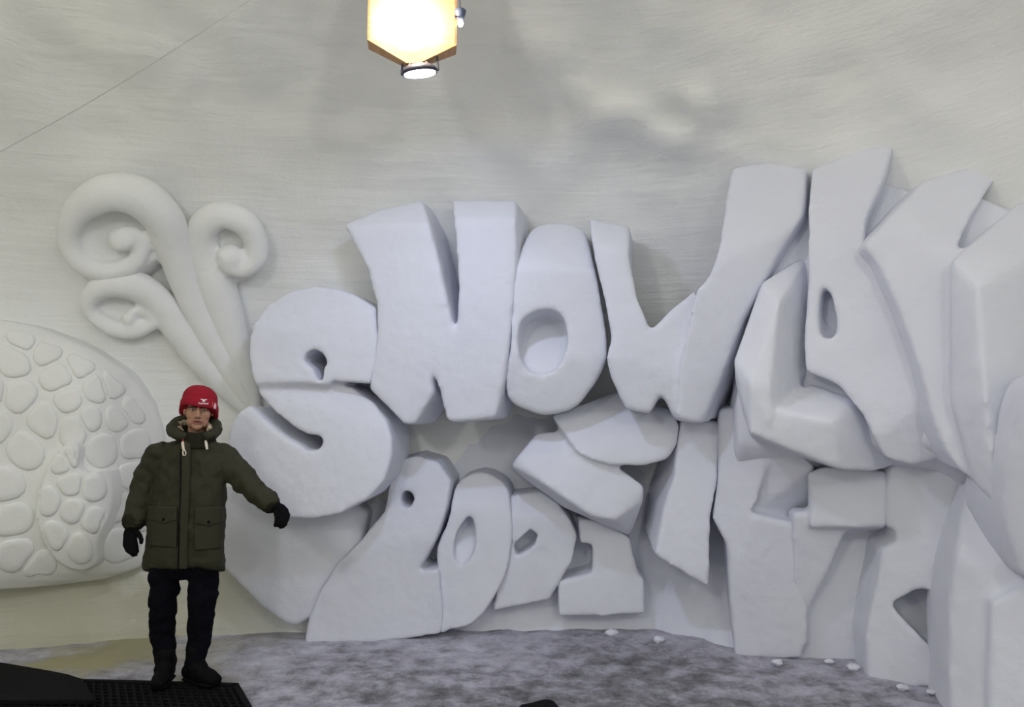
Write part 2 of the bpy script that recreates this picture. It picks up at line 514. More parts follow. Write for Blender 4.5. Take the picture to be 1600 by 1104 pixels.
def N1(bm):
    d = mx(plane((590,560,5.14),(790,560,5.10),(690,660,5.16)), plane((590,420,5.06),(800,420,5.02),(690,560,5.11)), plane((560,360,5.03),(800,350,4.98),(690,308,5.20)))
    slab(bm, [(535,350),(590,326),(660,311),(683,400),(712,538),(716,450),(711,370),(703,311),(808,312),(806,420),(797,530),(786,600),(773,654),(699,660),(684,600),(668,563),(676,615),(648,662),(632,664),(574,607),(586,540),(588,475),(572,415),(552,380)], d, (.10,.5,0))
letter('snow_letter_n', 'tall snow letter N between the rounded S and the O', N1, group=G_TOP)

def O(bm):
    d = mx(plane((800,560,5.12),(945,560,5.10),(870,640,5.22)), plane((800,420,5.06),(945,420,5.06),(870,540,5.10)), plane((820,420,5.06),(915,420,5.06),(870,350,5.30)))
    out = [(826,362),(852,349),(890,349),(915,362),(928,410),(940,470),(948,530),(946,565),(927,600),(899,634),(860,647),(832,643),(796,625),(790,590),(796,540),(800,470),(806,410)]
    hole = [(811,520),(818,498),(844,484),(872,488),(884,509),(884,545),(864,580),(828,580),(812,555)]
    slab(bm, out, d, (.05,.5,0), [hole], curve=True, step=10)
    slab(bm, [(800,470),(895,470),(895,592),(800,592)], plane((800,505,5.42),(895,505,5.42),(850,586,5.20)), (0,.4,0))
letter('snow_letter_o', 'egg shaped snow letter O with an oval hollow', O, group=G_TOP)

def W(bm):
    left = [(919,340),(985,352),(983,400),(995,465),(1016,516),(1050,482),(1087,452),(1093,520),(1080,600),(1095,662),(1055,656),(1042,628),(1033,613),(1015,646),(979,640),(955,592),(947,560),(955,527),(945,470),(930,410)]
    d = mx(plane((950,560,4.98),(1100,560,4.90),(1020,650,5.04)), plane((940,400,4.95),(1000,400,4.93),(980,520,4.96)), plane((921,385,4.95),(1000,395,4.93),(960,340,5.14)))
    slab(bm, left, d, (.12,.6,0))
    right = [(1087,455),(1108,430),(1123,380),(1132,320),(1142,262),(1200,252),(1262,262),(1256,335),(1215,400),(1185,455),(1160,500),(1130,585),(1097,662),(1056,656),(1062,560)]
    d2 = mx(plane((1060,600,4.92),(1150,500,4.78),(1120,420,4.72)), plane((1130,410,4.70),(1230,390,4.60),(1200,255,4.70)))
    slab(bm, right, d2, (.30,.55,.05))
letter('snow_letter_w', 'wide snow letter W with its right arm running up to the ceiling', W, group=G_TOP)

def Lt(bm):
    # upright: left front face, slanted bright top, shaded right side
    hull(bm, [P(1191,443,4.62), P(1217,473,4.46), P(1264,393,4.80), P(1261,440,4.72), P(1146,565,4.60), P(1172,600,4.44), P(1205,600,4.40), P(1174,684,4.52), P(1259,585,4.72), P(1205,660,4.42),
              P(1191,443,5.1), P(1264,393,5.2), P(1150,600,5.1), P(1174,684,5.1), P(1262,600,5.1)])
    # foot
    hull(bm, [P(1170,676,4.50), P(1202,640,4.44), P(1268,600,4.66), P(1332,624,4.50), P(1301,658,4.30), P(1312,734,4.36), P(1268,713,4.40), P(1365,737,4.46), P(1398,724,4.56), P(1345,640,4.48),
              P(1175,684,5.0), P(1268,600,5.0), P(1332,624,5.0), P(1312,734,4.9), P(1398,724,4.9)])
letter('snow_letter_l', 'angular snow letter L with a bright slanted foot, after the W', Lt, smooth=11, group=G_TOP)

def A_(bm):
    out = [(1262,330),(1268,262),(1330,238),(1398,222),(1385,270),(1352,345),(1350,382),(1372,408),(1405,483),(1438,577),(1457,652),(1480,714),(1426,729),(1379,714),(1350,650),(1310,600),(1259,580),(1256,520),(1262,440)]
    hole = [(1284,440),(1300,462),(1308,500),(1304,530),(1282,528),(1279,490)]
    d = mx(plane((1270,420,4.50),(1400,480,4.26),(1440,650,4.18)), plane((1270,400,4.50),(1390,400,4.30),(1340,240,4.44)), plane((1380,640,4.24),(1460,640,4.18),(1420,730,4.30)))
    slab(bm, out, d, (.28,.5,.05), [hole], step=10)
    slab(bm, [(1270,430),(1316,430),(1316,540),(1270,540)], plane((1270,455,4.8),(1316,455,4.78),(1290,538,4.58)), (0,.3,0))
letter('snow_letter_a', 'snow letter A with a narrow slit, its peak against the ceiling', A_, group=G_TOP)

def N2(bm):
    # left stroke with slanted top running to the ceiling
    d = mx(plane((1380,430,4.14),(1480,450,3.98),(1480,650,3.96)), plane((1350,392,4.15),(1488,415,3.95),(1443,282,4.18)))
    slab(bm, [(1348,385),(1395,335),(1443,282),(1510,262),(1575,250),(1520,340),(1488,405),(1486,520),(1488,640),(1512,744),(1500,735),(1478,705),(1457,652),(1438,577),(1405,483),(1372,410)], d, (.12,.5,.05))
    # right stroke
    hull(bm, [P(1488,407,3.84), P(1527,452,3.66), P(1600,308,4.0), P(1640,300,3.98), P(1600,407,3.72), P(1660,420,3.80), P(1484,624,3.88), P(1517,746,3.86), P(1540,620,3.64), P(1559,795,3.72), P(1566,770,3.78), P(1600,627,3.80), P(1645,600,3.86),
              P(1488,407,4.3), P(1600,308,4.3), P(1660,400,4.2), P(1517,746,4.3), P(1600,700,4.2)])
letter('snow_letter_n', 'huge angular snow letter at the right edge with slanted bright top', N2, smooth=11, group=G_TOP)

def D_(bm):
    d = plane((1565,760,3.60),(1640,760,3.40),(1600,880,3.62))
    slab(bm, [(1606,625),(1590,660),(1572,715),(1564,770),(1572,825),(1597,890),(1625,910),(1700,900),(1700,600),(1640,590)], d, (.15,.55,0), curve=True)
letter('snow_letter', 'rounded snow letter edge cut off by the right edge of the photo', D_, group=G_TOP)

# ---- numerals
def two(bm):
    d = mx(plane((480,990,5.46),(690,980,5.50),(600,850,5.46)), plane((560,850,5.46),(700,850,5.46),(640,720,5.56)))
    slab(bm, [(622,719),(652,711),(686,723),(705,753),(698,795),(682,841),(660,882),(652,892),(686,890),(692,955),(690,990),(620,1000),(560,1006),(476,1006),(481,962),(500,921),(523,883),(564,845),(600,800),(608,750)], d, (.04,.5,.03),
         [[(628,770),(636,766),(644,772),(646,782),(640,793),(630,792),(626,782)]], step=9)
letter('snow_numeral_two', 'large snow numeral 2 with a small round hole, first of the year', two, 'snow numeral', .016, 6, .02, .3, G_NUM)
def zero(bm):
    d = mx(plane((690,980,5.52),(790,860,5.52),(720,800,5.55)), plane((700,790,5.56),(790,790,5.54),(750,738,5.68)))
    slab(bm, [(751,738),(789,757),(798,791),(800,833),(793,886),(770,936),(739,974),(705,984),(686,990),(686,955),(684,900),(682,856),(700,812),(713,757)], d, (.04,.45,.03),
         [[(732,806),(742,822),(739,863),(722,884),(709,868),(714,833)]], curve=True, step=9)
    slab(bm, [(700,798),(750,798),(750,890),(700,890)], plane((700,820,5.72),(750,820,5.72),(720,885,5.56)), (0,.25,0))
letter('snow_numeral_zero', 'leaning oval snow numeral 0 with a slot hollow', zero, 'snow numeral', .016, 6, .02, .3, G_NUM)
def two_b(bm):
    d = mx(plane((800,860,5.56),(890,840,5.55),(830,940,5.57)), plane((800,800,5.57),(890,800,5.56),(845,768,5.66)))
    slab(bm, [(796,775),(845,768),(871,786),(891,812),(901,838),(894,877),(878,903),(858,936),(829,942),(770,955),(780,900),(798,850)], d, (.03,.45,.03),
         [[(803,850),(829,827),(840,835),(835,851),(806,872)]], step=8)
    slab(bm, [(797,818),(846,818),(846,876),(797,876)], const(5.78), (0,.2,0))
letter('snow_numeral_two', 'smaller snow numeral 2 right of the oval 0', two_b, 'snow numeral', .015, 6, .02, .3, G_NUM)
def one(bm):
    d = plane((910,820,5.60),(990,860,5.58),(940,930,5.56))
    slab(bm, [(902,810),(950,815),(985,841),(998,897),(1008,905),(1008,960),(872,965),(872,908),(908,900),(925,896),(926,851),(907,850)], d, (.03,.4,.03), step=8)
letter('snow_numeral_one', 'small worn snow numeral 1 at the end of the year', one, 'snow numeral', .015, 18, .02, .3, G_NUM)

# ---- lower row
def Zt(bm):
    # upper arm
    hull(bm, [P(890,690,5.34), P(861,648,5.46), P(966,610,5.62), P(1050,640,5.40), P(1062,665,5.32), P(1057,697,5.28), P(1044,717,5.28), P(1005,728,5.26), P(950,727,5.26), P(905,712,5.28),
              P(866,660,5.8), P(966,615,5.85), P(1055,660,5.8), P(1000,715,5.85)])
    # lower arm
    hull(bm, [P(806,714,5.36), P(839,675,5.50), P(890,672,5.52), P(930,705,5.36), P(1005,760,5.34), P(1005,781,5.34), P(960,812,5.26), P(923,806,5.24), P(860,762,5.26), P(800,728,5.38),
              P(796,732,5.8), P(845,680,5.85), P(1005,760,5.85), P(985,838,5.6), P(881,792,5.6), P(950,813,5.5)])
letter('snow_letter', 'wedge shaped snow letter like a sideways V below the W', Zt, smooth=11, group=G_LOW)
def It(bm):
    d = mx(plane((1060,690,5.30),(1120,690,5.26),(1080,900,5.16)), plane((1030,850,5.17),(1110,850,5.14),(1070,915,5.17)))
    slab(bm, [(1067,655),(1126,660),(1126,698),(1122,756),(1111,809),(1109,921),(1064,893),(1023,868),(1037,796),(1054,743),(1058,700)], d, (.02,.6,.12))
letter('snow_letter_i', 'plain upright snow bar letter I below the W', It, smooth=11, group=G_LOW)
def Kt(bm):
    d = mx(plane((1130,700,5.14),(1200,700,4.92),(1180,1000,5.02)), plane((1200,700,4.92),(1265,730,4.86),(1230,1000,5.06)))
    slab(bm, [(1124,640),(1165,636),(1210,690),(1185,780),(1172,802),(1215,812),(1264,823),(1262,900),(1264,1000),(1250,1030),(1150,1030),(1142,960),(1136,850),(1113,810),(1122,756)], d, (.10,.45,.05), step=10)
    hull(bm, [P(1208,700,4.90), P(1232,690,4.86), P(1272,728,4.80), P(1262,792,5.16), P(1178,802,5.12), P(1210,700,5.3), P(1272,728,5.3), P(1262,822,5.3), P(1175,800,5.3)])
letter('snow_letter', 'broad snow letter with a deep arrow notch below the L', Kt, smooth=11, group=G_LOW)
def T1(bm):
    hull(bm, [P(1262,738,4.82), P(1290,728,4.76), P(1386,735,4.64), P(1384,822,4.62), P(1300,824,4.72), P(1266,824,4.80), P(1262,738,5.2), P(1386,735,5.1), P(1384,830,5.1), P(1266,824,5.2)])
    slab(bm, [(1262,800),(1330,815),(1300,880),(1262,960),(1262,1010),(1240,1030),(1240,800)], plane((1262,820,4.86),(1320,820,4.80),(1264,1000,5.06)), (.1,.4,0))
    slab(bm, [(1262,800),(1400,800),(1400,1050),(1240,1050)], plane((1290,830,5.04),(1390,830,4.94),(1330,1010,5.05)), (0,.3,0))
letter('snow_letter', 'squared snow letter of the lower row with its stem in shade', T1, smooth=11, group=G_LOW)
def T2(bm):
    slab(bm, [(1386,733),(1408,722),(1500,740),(1500,935),(1440,920),(1395,945),(1420,975),(1484,1040),(1484,1075),(1358,1075),(1352,995),(1372,900),(1378,860),(1400,850),(1402,828),(1384,822)],
         mx(plane((1390,760,4.62),(1480,760,4.42),(1400,1000,4.62)), plane((1390,900,4.60),(1480,900,4.44),(1420,1060,4.60))), (.1,.5,.05), step=10)
    slab(bm, [(1385,915),(1490,900),(1490,1060),(1400,1000)], plane((1395,945,4.80),(1490,905,4.85),(1484,1040,4.62)), (0,.25,0))
letter('snow_letter', 'snow block letter with a dark wedge notch near the floor at right', T2, smooth=11, group=G_LOW)
def Et(bm):
    slab(bm, [(1512,752),(1530,770),(1562,800),(1600,890),(1680,900),(1680,1180),(1486,1180),(1483,1040),(1483,936),(1496,850)],
         mx(plane((1490,900,4.10),(1545,900,3.92),(1500,1100,4.06)), plane((1545,900,3.92),(1620,900,3.80),(1560,1100,3.92)), plane((1500,850,4.10),(1580,850,3.88),(1530,760,4.14))), (.15,.5,0))
    slab(bm, [(1549,940),(1640,900),(1640,1180),(1545,1180)], plane((1549,950,3.86),(1640,950,3.72),(1560,1100,3.86)), (.1,.4,0))
letter('snow_letter', 'snow block letter at the bottom right corner', Et, smooth=11, group=G_LOW)

# ---- rounded snow swell under the S
def swell(bm):
    def d(px, py):
        u = (px-450)/120; v = (py-850)/135
        return 5.60 - .22*max(0, 1 - u*u - .5*v*v)**.5 + max(0, (840-py))*.0012
    slab(bm, [(340,760),(400,770),(520,760),(575,800),(566,845),(525,885),(502,920),(484,965),(462,980),(444,974),(410,950),(375,915),(345,885)], d, (0,.4,0), step=10)
ob = letter('snow_swell', 'smooth rounded snow swell under the letter S behind the man', swell, 'snow relief', group=None)
# ---- sloped snow bank the lower row stands out of
def bank(bm):
    def d(px, py):
        t = (py-640)/340
        return 6.02 - .20*t - .10*max(0, t)**3 - .34*sstep(1010, 1160, px)*(.3+.7*t) - .14*sstep(700, 560, px)*t
    slab(bm, [(545,640),(1130,640),(1150,800),(1180,1040),(1100,1030),(1000,1015),(900,1010),(700,1020),(545,1030)], d, (0,.3,0), step=14)
ob = letter('snow_bank', 'sloping snow bank behind the year numerals at the foot of the wall', bank, 'snow bank', .025, 10, .05, .25, None)

def lerp(tab, x):
    for (x0, y0), (x1, y1) in zip(tab, tab[1:]):
        if x <= x1: return y0 + (y1-y0)*max(0, (x-x0))/(x1-x0)
    return tab[-1][1]
UPD = [(1150,4.95),(1200,4.84),(1250,4.76),(1300,4.64),(1350,4.50),(1400,4.38),(1450,4.20),(1500,4.06),(1600,3.90)]
LOD = [(1150,5.30),(1250,5.16),(1300,5.12),(1400,4.90),(1450,4.76),(1500,4.40),(1600,4.10)]
def packed(bm):
    def d(px, py):
        t = sstep(690, 770, py)
        return lerp(UPD, px)*(1-t) + lerp(LOD, px)*t + max(0, 420-py)*.0007
    slab(bm, [(1190,330),(1262,285),(1340,270),(1440,300),(1520,300),(1620,340),(1620,1060),(1480,1060),(1360,1040),(1262,1010),(1165,980),(1150,800),(1150,640),(1170,500)], d, (.05,.35,0), step=14)
letter('packed_snow', 'packed snow filling the gaps between the angular letters at right', packed, 'snow bank', .022, 10, .02, .3, None)

# ------------------------------------------------------------------ scroll reliefs on the left
def scroll(name, label, path, rad, dish, lift, knob):
    bm = bmesh.new()
    pts = spline([(*p, r, l) for p, r, l in zip(path, rad, lift)], 6)
    W3 = []; R3 = []
    for x, y, r, l in pts:
        w = wallY(x, y); W3.append(P(x, y, w - l)); R3.append((r*w/F, max(.05, r*w/F*.9)))
    tube(bm, W3, R3, 14)
    cx, cy, rx, ry, dl = dish
    def d(px, py):
        e = ((px-cx)/rx)**2 + ((py-cy)/ry)**2
        return wallY(px, py) - dl + .07*(1 - min(1, e)) - .05*((cx-px)/rx*.7 + (py-cy)/ry*.7)
    slab(bm, [(cx+rx*math.cos(k*math.pi/12), cy+ry*math.sin(k*math.pi/12)) for k in range(24)], d, (0,.3,0), step=9)
    kx, ky, kr, kl = knob
    ball(bm, P(kx, ky, wallY(kx, ky)-kl), (kr*.0047, .07, kr*.0047))
    ob = mesh_obj(name, bm, RELIEF); solidify(ob, .016, 7, .015, .3, .004)
    return tag(ob, label, 'snow relief', 'curled snow scrolls on the left wall')
scroll('snow_scroll', 'largest curled snow scroll on the left wall with a long stem',
       [(398,640),(365,590),(325,520),(295,455),(275,395),(254,340),(215,306),(165,302),(122,330),(108,370),(124,408),(165,424),(205,414),(222,388),(212,366),(192,364)],
       [10,15,19,23,27,31,32,29,22,17,17,17,15,13,12,11],
       (176,366,80,66,.16), [.05,.07,.09,.10,.12,.15,.17,.18,.17,.15,.15,.16,.16,.16,.16,.18], (190,374,20,.18))
scroll('snow_scroll', 'second curled snow scroll nearest the letter S, with a round knob',
       [(400,650),(385,590),(362,520),(338,450),(318,395),(318,356),(345,336),(378,345),(398,372),(400,402),(380,418),(358,412),(352,396)],
       [10,18,26,31,28,24,22,21,19,18,17,15,13],
       (352,384,58,48,.13), [.03,.04,.05,.06,.07,.10,.12,.13,.13,.14,.15,.16,.17], (360,400,20,.16))
scroll('snow_scroll', 'lowest flattened snow scroll on the left wall above the scaly relief',
       [(396,650),(355,608),(315,565),(275,510),(243,466),(205,445),(165,446),(140,468),(146,492),(180,514),(215,516),(240,500),(228,486),(206,488)],
       [10,15,20,23,24,24,20,15,12,13,13,11,9,8],
       (188,480,58,40,.14), [.03,.05,.07,.09,.11,.14,.15,.14,.13,.13,.13,.13,.13,.14], (204,498,13,.13))

# ------------------------------------------------------------------ scaly animal relief
def bodyY(px, py):
    yt = 494 + .0012*max(0, px)**2 + .16*max(0, px); yb = 928 - .16*px
    t = max(0, min(1, (py-yt)/(yb-yt)))
    hv = .30 + .70*math.sqrt(max(0, 1 - abs(2*t-1)**3))
    hu = sstep(285, 120, px)
    return wallY(max(px, -60), min(py, 900)) - .40*hv*hu - .01
root = empty('scaly_animal', P(100, 905, 5.2))
tag(root, 'snow relief of a scaly animal body bulging from the left wall', 'snow relief')
bm = bmesh.new()
slab(bm, [(-60,492),(0,498),(50,508),(100,526),(150,550),(195,578),(238,630),(262,700),(264,780),(245,850),(215,888),(160,905),(80,915),(0,922),(-60,926)], bodyY, (0,.4,0), step=12)
ob = mesh_obj('animal_body', bm, RELIEF, root); solidify(ob, .018, 6, .02, .3, .004)
def flipY(px, py):
    return bodyY(px, py) - .06
bm = bmesh.new()
slab(bm, [(97,696),(112,688),(122,700),(119,728),(135,738),(165,733),(176,765),(168,805),(152,845),(150,880),(122,892),(91,878),(68,850),(55,805),(59,766),(72,730)], flipY, (.02,.2,0), step=8, curve=True)
ob = mesh_obj('flipper', bm, RELIEF, root); solidify(ob, .012, 5, .012, .25, .003); ob['label'] = 'scaly limb curving down'
fl_ob = ob
def plates(centres, cap, inset, dY, parent, h, region):
    """adjoining plates with narrow grooves between them, one object each"""
    seg = 18
    for i, (cx, cy) in enumerate(centres):
        rad = []
        for k in range(seg):
            a = 2*math.pi*k/seg; c, s_ = math.cos(a), math.sin(a)
            r = cap*(1 + .12*math.sin(2*a + i))
            for j, (ox, oy) in enumerate(centres):
                if j == i: continue
                dx, dy = ox-cx, oy-cy; d = math.hypot(dx, dy); pr = (dx*c + dy*s_)/d
                if pr > .05: r = min(r, d/2/pr)
            while r > 6 and not inpoly(cx + c*(r+3), cy + s_*(r+3), region): r -= 2
            rad.append(max(5, r - inset))
        rad = [(rad[k-1] + 2*rad[k] + rad[(k+1) % seg])/4 for k in range(seg)]
        bm = bmesh.new(); rings = []
        for t, hh in ((1.0, -.03), (.97, .3*h), (.84, .9*h), (.6, 1.0*h), (.3, .85*h)):
            rings.append([P(X, Y_, dY(X, Y_) - hh) for X, Y_ in ((cx + rad[k]*t*math.cos(2*math.pi*k/seg), cy + rad[k]*t*math.sin(2*math.pi*k/seg)) for k in range(seg))])
        loft(bm, rings); mesh_obj('scale', bm, RELIEF, parent)
BODY_REG = [(-60,505),(0,510),(50,520),(100,538),(150,562),(190,590),(230,640),(252,700),(254,780),(238,845),(210,878),(160,894),(80,902),(0,908),(-60,912)]
FLIP_REG = [(97,696),(112,688),(122,700),(119,728),(135,738),(165,733),(176,765),(168,805),(152,845),(150,880),(122,892),(91,878),(68,850),(55,805),(59,766),(72,730)]
plates([(20,566),(74,548),(92,587),(28,618),(-8,664),(68,655),(38,702),(140,655),(150,608),(208,640),(163,697),(207,692),(212,746),(40,524),(6,757),(20,812),(126,568),(108,625),(-14,610),(184,655),(218,802),(26,866),(190,850),(118,668),(176,600),(-30,560),(-40,710),(-40,790),(186,790),(60,890)],
       36, 3.0, bodyY, root, .014, BODY_REG)
plates([(96,722),(112,712),(145,762),(112,796),(78,782),(86,836),(124,856),(148,812),(110,758)], 28, 2.5, flipY, fl_ob, .013, FLIP_REG)

# ------------------------------------------------------------------ hanging lamp
LY = 3.6
lamp = empty('hanging_lamp', P(650, 100, LY)); tag(lamp, 'hanging plywood lamp box with funnel bottom and glowing front lamp', 'lamp')
mpx = .00329
c = P(645, 30, LY); ROT = Matrix.Rotation(math.radians(7), 3, 'Z')
def lb(x, y, z): return c + ROT @ Vector((x, y, z))
hw = .225; zb = -.15; zt = .62; hd2 = .05
def panel(name, pts, n, th=.012):
    bm = bmesh.new(); n = (ROT @ Vector(n)).normalized()*th
    a = [bm.verts.new(lb(*p)) for p in pts]; b = [bm.verts.new(lb(*p)+n) for p in pts]
    bm.faces.new(a); bm.faces.new(list(reversed(b)))
    for i in range(len(a)): bm.faces.new([a[i], a[(i+1) % len(a)], b[(i+1) % len(a)], b[i]])
    return mesh_obj(name, bm, WOOD, lamp, smooth=False)
q = hw; w_ = hd2
sides = [((-q,-w_),(q,-w_),(0,1)), ((q,-w_),(q,w_),(-1,0)), ((q,w_),(-q,w_),(0,-1)), ((-q,w_),(-q,-w_),(1,0))]
for (x0, y0), (x1, y1), n in sides:
    panel('box_panel', [(x0,y0,zb),(x1,y1,zb),(x1,y1,zt),(x0,y0,zt)], (*n, 0))
    e = .03
    sx = lambda v: math.copysign(e, v)
    panel('funnel_panel', [(x0,y0,zb),(x1,y1,zb),(sx(x1),sx(y1),zb-.10),(sx(x0),sx(y0),zb-.10)], (*n, .6))
# glowing floodlight on the front
bm = bmesh.new(); ang = [2*math.pi*k/28 for k in range(28)]
fx, fz, fr = -.02, -.06, .13
loft(bm, [[lb(fx+fr*r*math.cos(a), -w_-y, fz+fr*r*math.sin(a)) for a in ang] for r, y in ((.7,0),(.85,.004),(.90,.008),(.88,.012),(.8,.012))])
mesh_obj('flood_housing', bm, WOOD, lamp)
bm = bmesh.new()
loft(bm, [[lb(fx+fr*r*math.cos(a), -w_-y, fz+fr*r*math.sin(a)) for a in ang] for r, y in ((.93,.010),(.96,.013),(.9,.018),(.6,.022),(.2,.023))])
ob = mesh_obj('glowing_lens', bm, WARMM, lamp); ob['label'] = 'glowing warm lamp face'
ld = bpy.data.lights.new('warm_lamp_light', 'POINT'); ld.energy = WARM_POWER; ld.color = WARM_COLOR; ld.shadow_soft_size = .05
lo = bpy.data.objects.new('warm_lamp_light', ld); put(lo, lamp, lb(fx, -w_-.10, fz))
# small side spotlight
sl = P(719, 22, LY-.02)
bm = bmesh.new()
loft(bm, [[sl + Vector((r*math.cos(a), r*math.sin(a), z)) for a in ang] for r, z in ((.012,-.035),(.020,-.02),(.028,.005),(.030,.018),(.022,.024),(.006,.028))])
mesh_obj('side_spotlight', bm, BLUEM, lamp)
bm = bmesh.new(); ball(bm, sl + Vector((.002, 0, -.05)), (.014, .014, .018), 12); ob = mesh_obj('side_bulb', bm, WARMM, lamp); ob['label'] = 'small bright bulb'
bm = bmesh.new(); tube(bm, [sl + Vector((0, 0, .025)), sl + Vector((-.01, 0, .2)), sl + Vector((-.03, 0, .7))], .003, 6); mesh_obj('side_cord', bm, METAL, lamp)
bm = bmesh.new(); tube(bm, [sl + Vector((-.03, .02, 0)), lb(q-.01, -.1, -.03)], .005, 6); mesh_obj('side_bracket', bm, METAL, lamp)
bm = bmesh.new(); tube(bm, [lb(0, 0, zt-.02), lb(0, 0, zt+.02), Vector((lb(0,0,0).x, lb(0,0,0).y, 4.78))], .012, 8); mesh_obj('suspension_rod', bm, METAL, lamp)

# flood light on its yoke, facing the carving
led = empty('led_floodlight', P(656, 118, LY)); tag(led, 'small dark floodlight on a yoke with a bluish glowing face under the lamp box', 'floodlight')
lc = P(656, 113, LY)
RL = Matrix.Rotation(math.radians(13), 3, 'X') @ Matrix.Rotation(math.radians(-7), 3, 'Y')
def ll(r, a, z): return lc + RL @ Vector((r*math.cos(a), r*math.sin(a), z))
bm = bmesh.new()
loft(bm, [[ll(r, a, z) for a in ang] for r, z in ((.084,-.006),(.090,-.008),(.092,.006),(.086,.016),(.07,.03),(.03,.036))])
mesh_obj('lamp_housing', bm, METAL, led)
bm = bmesh.new()
loft(bm, [[ll(r, a, z) for a in ang] for r, z in ((.080,-.004),(.080,-.010),(.04,-.0115),(.01,-.012))])
ob = mesh_obj('lamp_face', bm, LEDM, led); ob['label'] = 'bluish white glowing face'
for k in range(10):
    a = 2*math.pi*k/10
    bm = bmesh.new(); tube(bm, [ll(.085, a, .004), ll(.05, a, .040)], .005, 6); mesh_obj('cooling_fin', bm, METAL, led)
bm = bmesh.new()
tube(bm, [ll(.094, math.pi, 0), lc + Vector((-.088, 0, .06)), lc + Vector((-.075, 0, .085)), lc + Vector((0, 0, .10)), lc + Vector((.075, 0, .105)), lc + Vector((.088, 0, .085)), ll(.094, 0, 0)], .0055, 8)
mesh_obj('yoke', bm, METAL, led)
bm = bmesh.new(); tube(bm, [lc + Vector((0, 0, .02)), lc + Vector((-.015, 0, .06)), lc + Vector((-.01, 0, .14))], .006, 8); mesh_obj('power_cord', bm, METAL, led)
ld = bpy.data.lights.new('led_light', 'AREA'); ld.shape = 'DISK'; ld.size = .15; ld.energy = LED_POWER; ld.color = LED_COLOR; ld.spread = math.radians(175)
lo = bpy.data.objects.new('led_light', ld); put(lo, led, ll(0, 0, -.022)); lo.rotation_euler = RL.to_euler()

# unseen globes added behind the viewpoint as soft fill light
for hk, (hx, hy, lab) in enumerate(((-2.0, -.8, 'added warm white fill globe, unseen behind the viewpoint on the left'), (1.6, -1.3, 'added warm white fill globe, unseen behind the viewpoint on the right'))):
    hl = empty('fill_lamp', (hx, hy, 3.6)); tag(hl, lab, 'lamp', 'added fill globes behind the viewpoint')
    bm = bmesh.new(); ball(bm, (hx, hy, 3.7), .13, 20); mesh_obj('fill_globe', bm, emit('globe', FILL_COLOR, 10), hl)
    bm = bmesh.new(); tube(bm, [(hx, hy, 3.8), (hx, hy, 4.4)], .01, 8); mesh_obj('fill_rod', bm, METAL, hl)
    ld = bpy.data.lights.new('fill_light', 'POINT'); ld.energy = FILL_POWER[hk]; ld.color = FILL_COLOR; ld.shadow_soft_size = .2
    lo = bpy.data.objects.new('fill_light', ld); put(lo, hl, (hx, hy, 3.36))

# cable strung across the vault
bm = bmesh.new()
A0 = P(0, 237, 4.25); B0 = P(390, 0, 3.55); dv = B0 - A0
pts = [A0 + dv*t + Vector((0, 0, -.03*math.sin(math.pi*max(0, min(1, t))))) for t in [-.25+.1*k for k in range(17)]]
tube(bm, pts, .0022, 6)
tag(mesh_obj('overhead_cable', bm, CABLE), 'thin grey cable strung under the ceiling at upper left', 'cable')

# ------------------------------------------------------------------ mats on the floor
mat_root = empty('grid_mat', FL(367, 1074)); tag(mat_root, 'black rubber grid mat under the man\'s boots', 'mat')
c0 = FL(368, 1074, .012); bdir = (FL(60, 1066, .012) - c0); bdir.normalize(); sdir = FL(386, 1106, .012) - c0; sdir.normalize()
LEN, WID = 1.75, 1.15
def bar(name, a, b, w, h, parent=mat_root):
    bm = bmesh.new(); d = (b-a).normalized(); s = Vector((-d.y, d.x, 0))*w/2; up = Vector((0, 0, h))
    v = [bm.verts.new(p) for p in (a-s, a+s, b+s, b-s, a-s+up, a+s+up, b+s+up, b-s+up)]
    for f in ((3,2,1,0),(4,5,6,7),(0,1,5,4),(1,2,6,5),(2,3,7,6),(3,0,4,7)): bm.faces.new([v[i] for i in f])
    bevel(bm, .002, 1)
    return mesh_obj(name, bm, RUBBER, parent, smooth=False)
def mp(u, v): return c0 + bdir*u + sdir*v
n1 = 36
for k in range(1, n1): bar('cross_bar', mp(LEN*k/n1, .02), mp(LEN*k/n1, WID), .014, .018)
n2 = 20
for k in range(1, n2): bar('long_bar', mp(.02, WID*k/n2), mp(LEN, WID*k/n2), .014, .016)
for a, b in ((mp(-.01,0),mp(LEN,0)),(mp(0,-.01),mp(0,WID)),(mp(LEN,0),mp(LEN,WID)),(mp(0,WID),mp(LEN,WID))): bar('edge_bar', a, b, .035, .024)
bm = bmesh.new(); e = Vector((0, 0, -.008))
hull(bm, [mp(0,0)+e, mp(LEN,0)+e, mp(LEN,WID)+e, mp(0,WID)+e, mp(0,0)+e*.1, mp(LEN,0)+e*.1, mp(LEN,WID)+e*.1, mp(0,WID)+e*.1]); mesh_obj('backing_sheet', bm, RUBBER, mat_root, smooth=False)

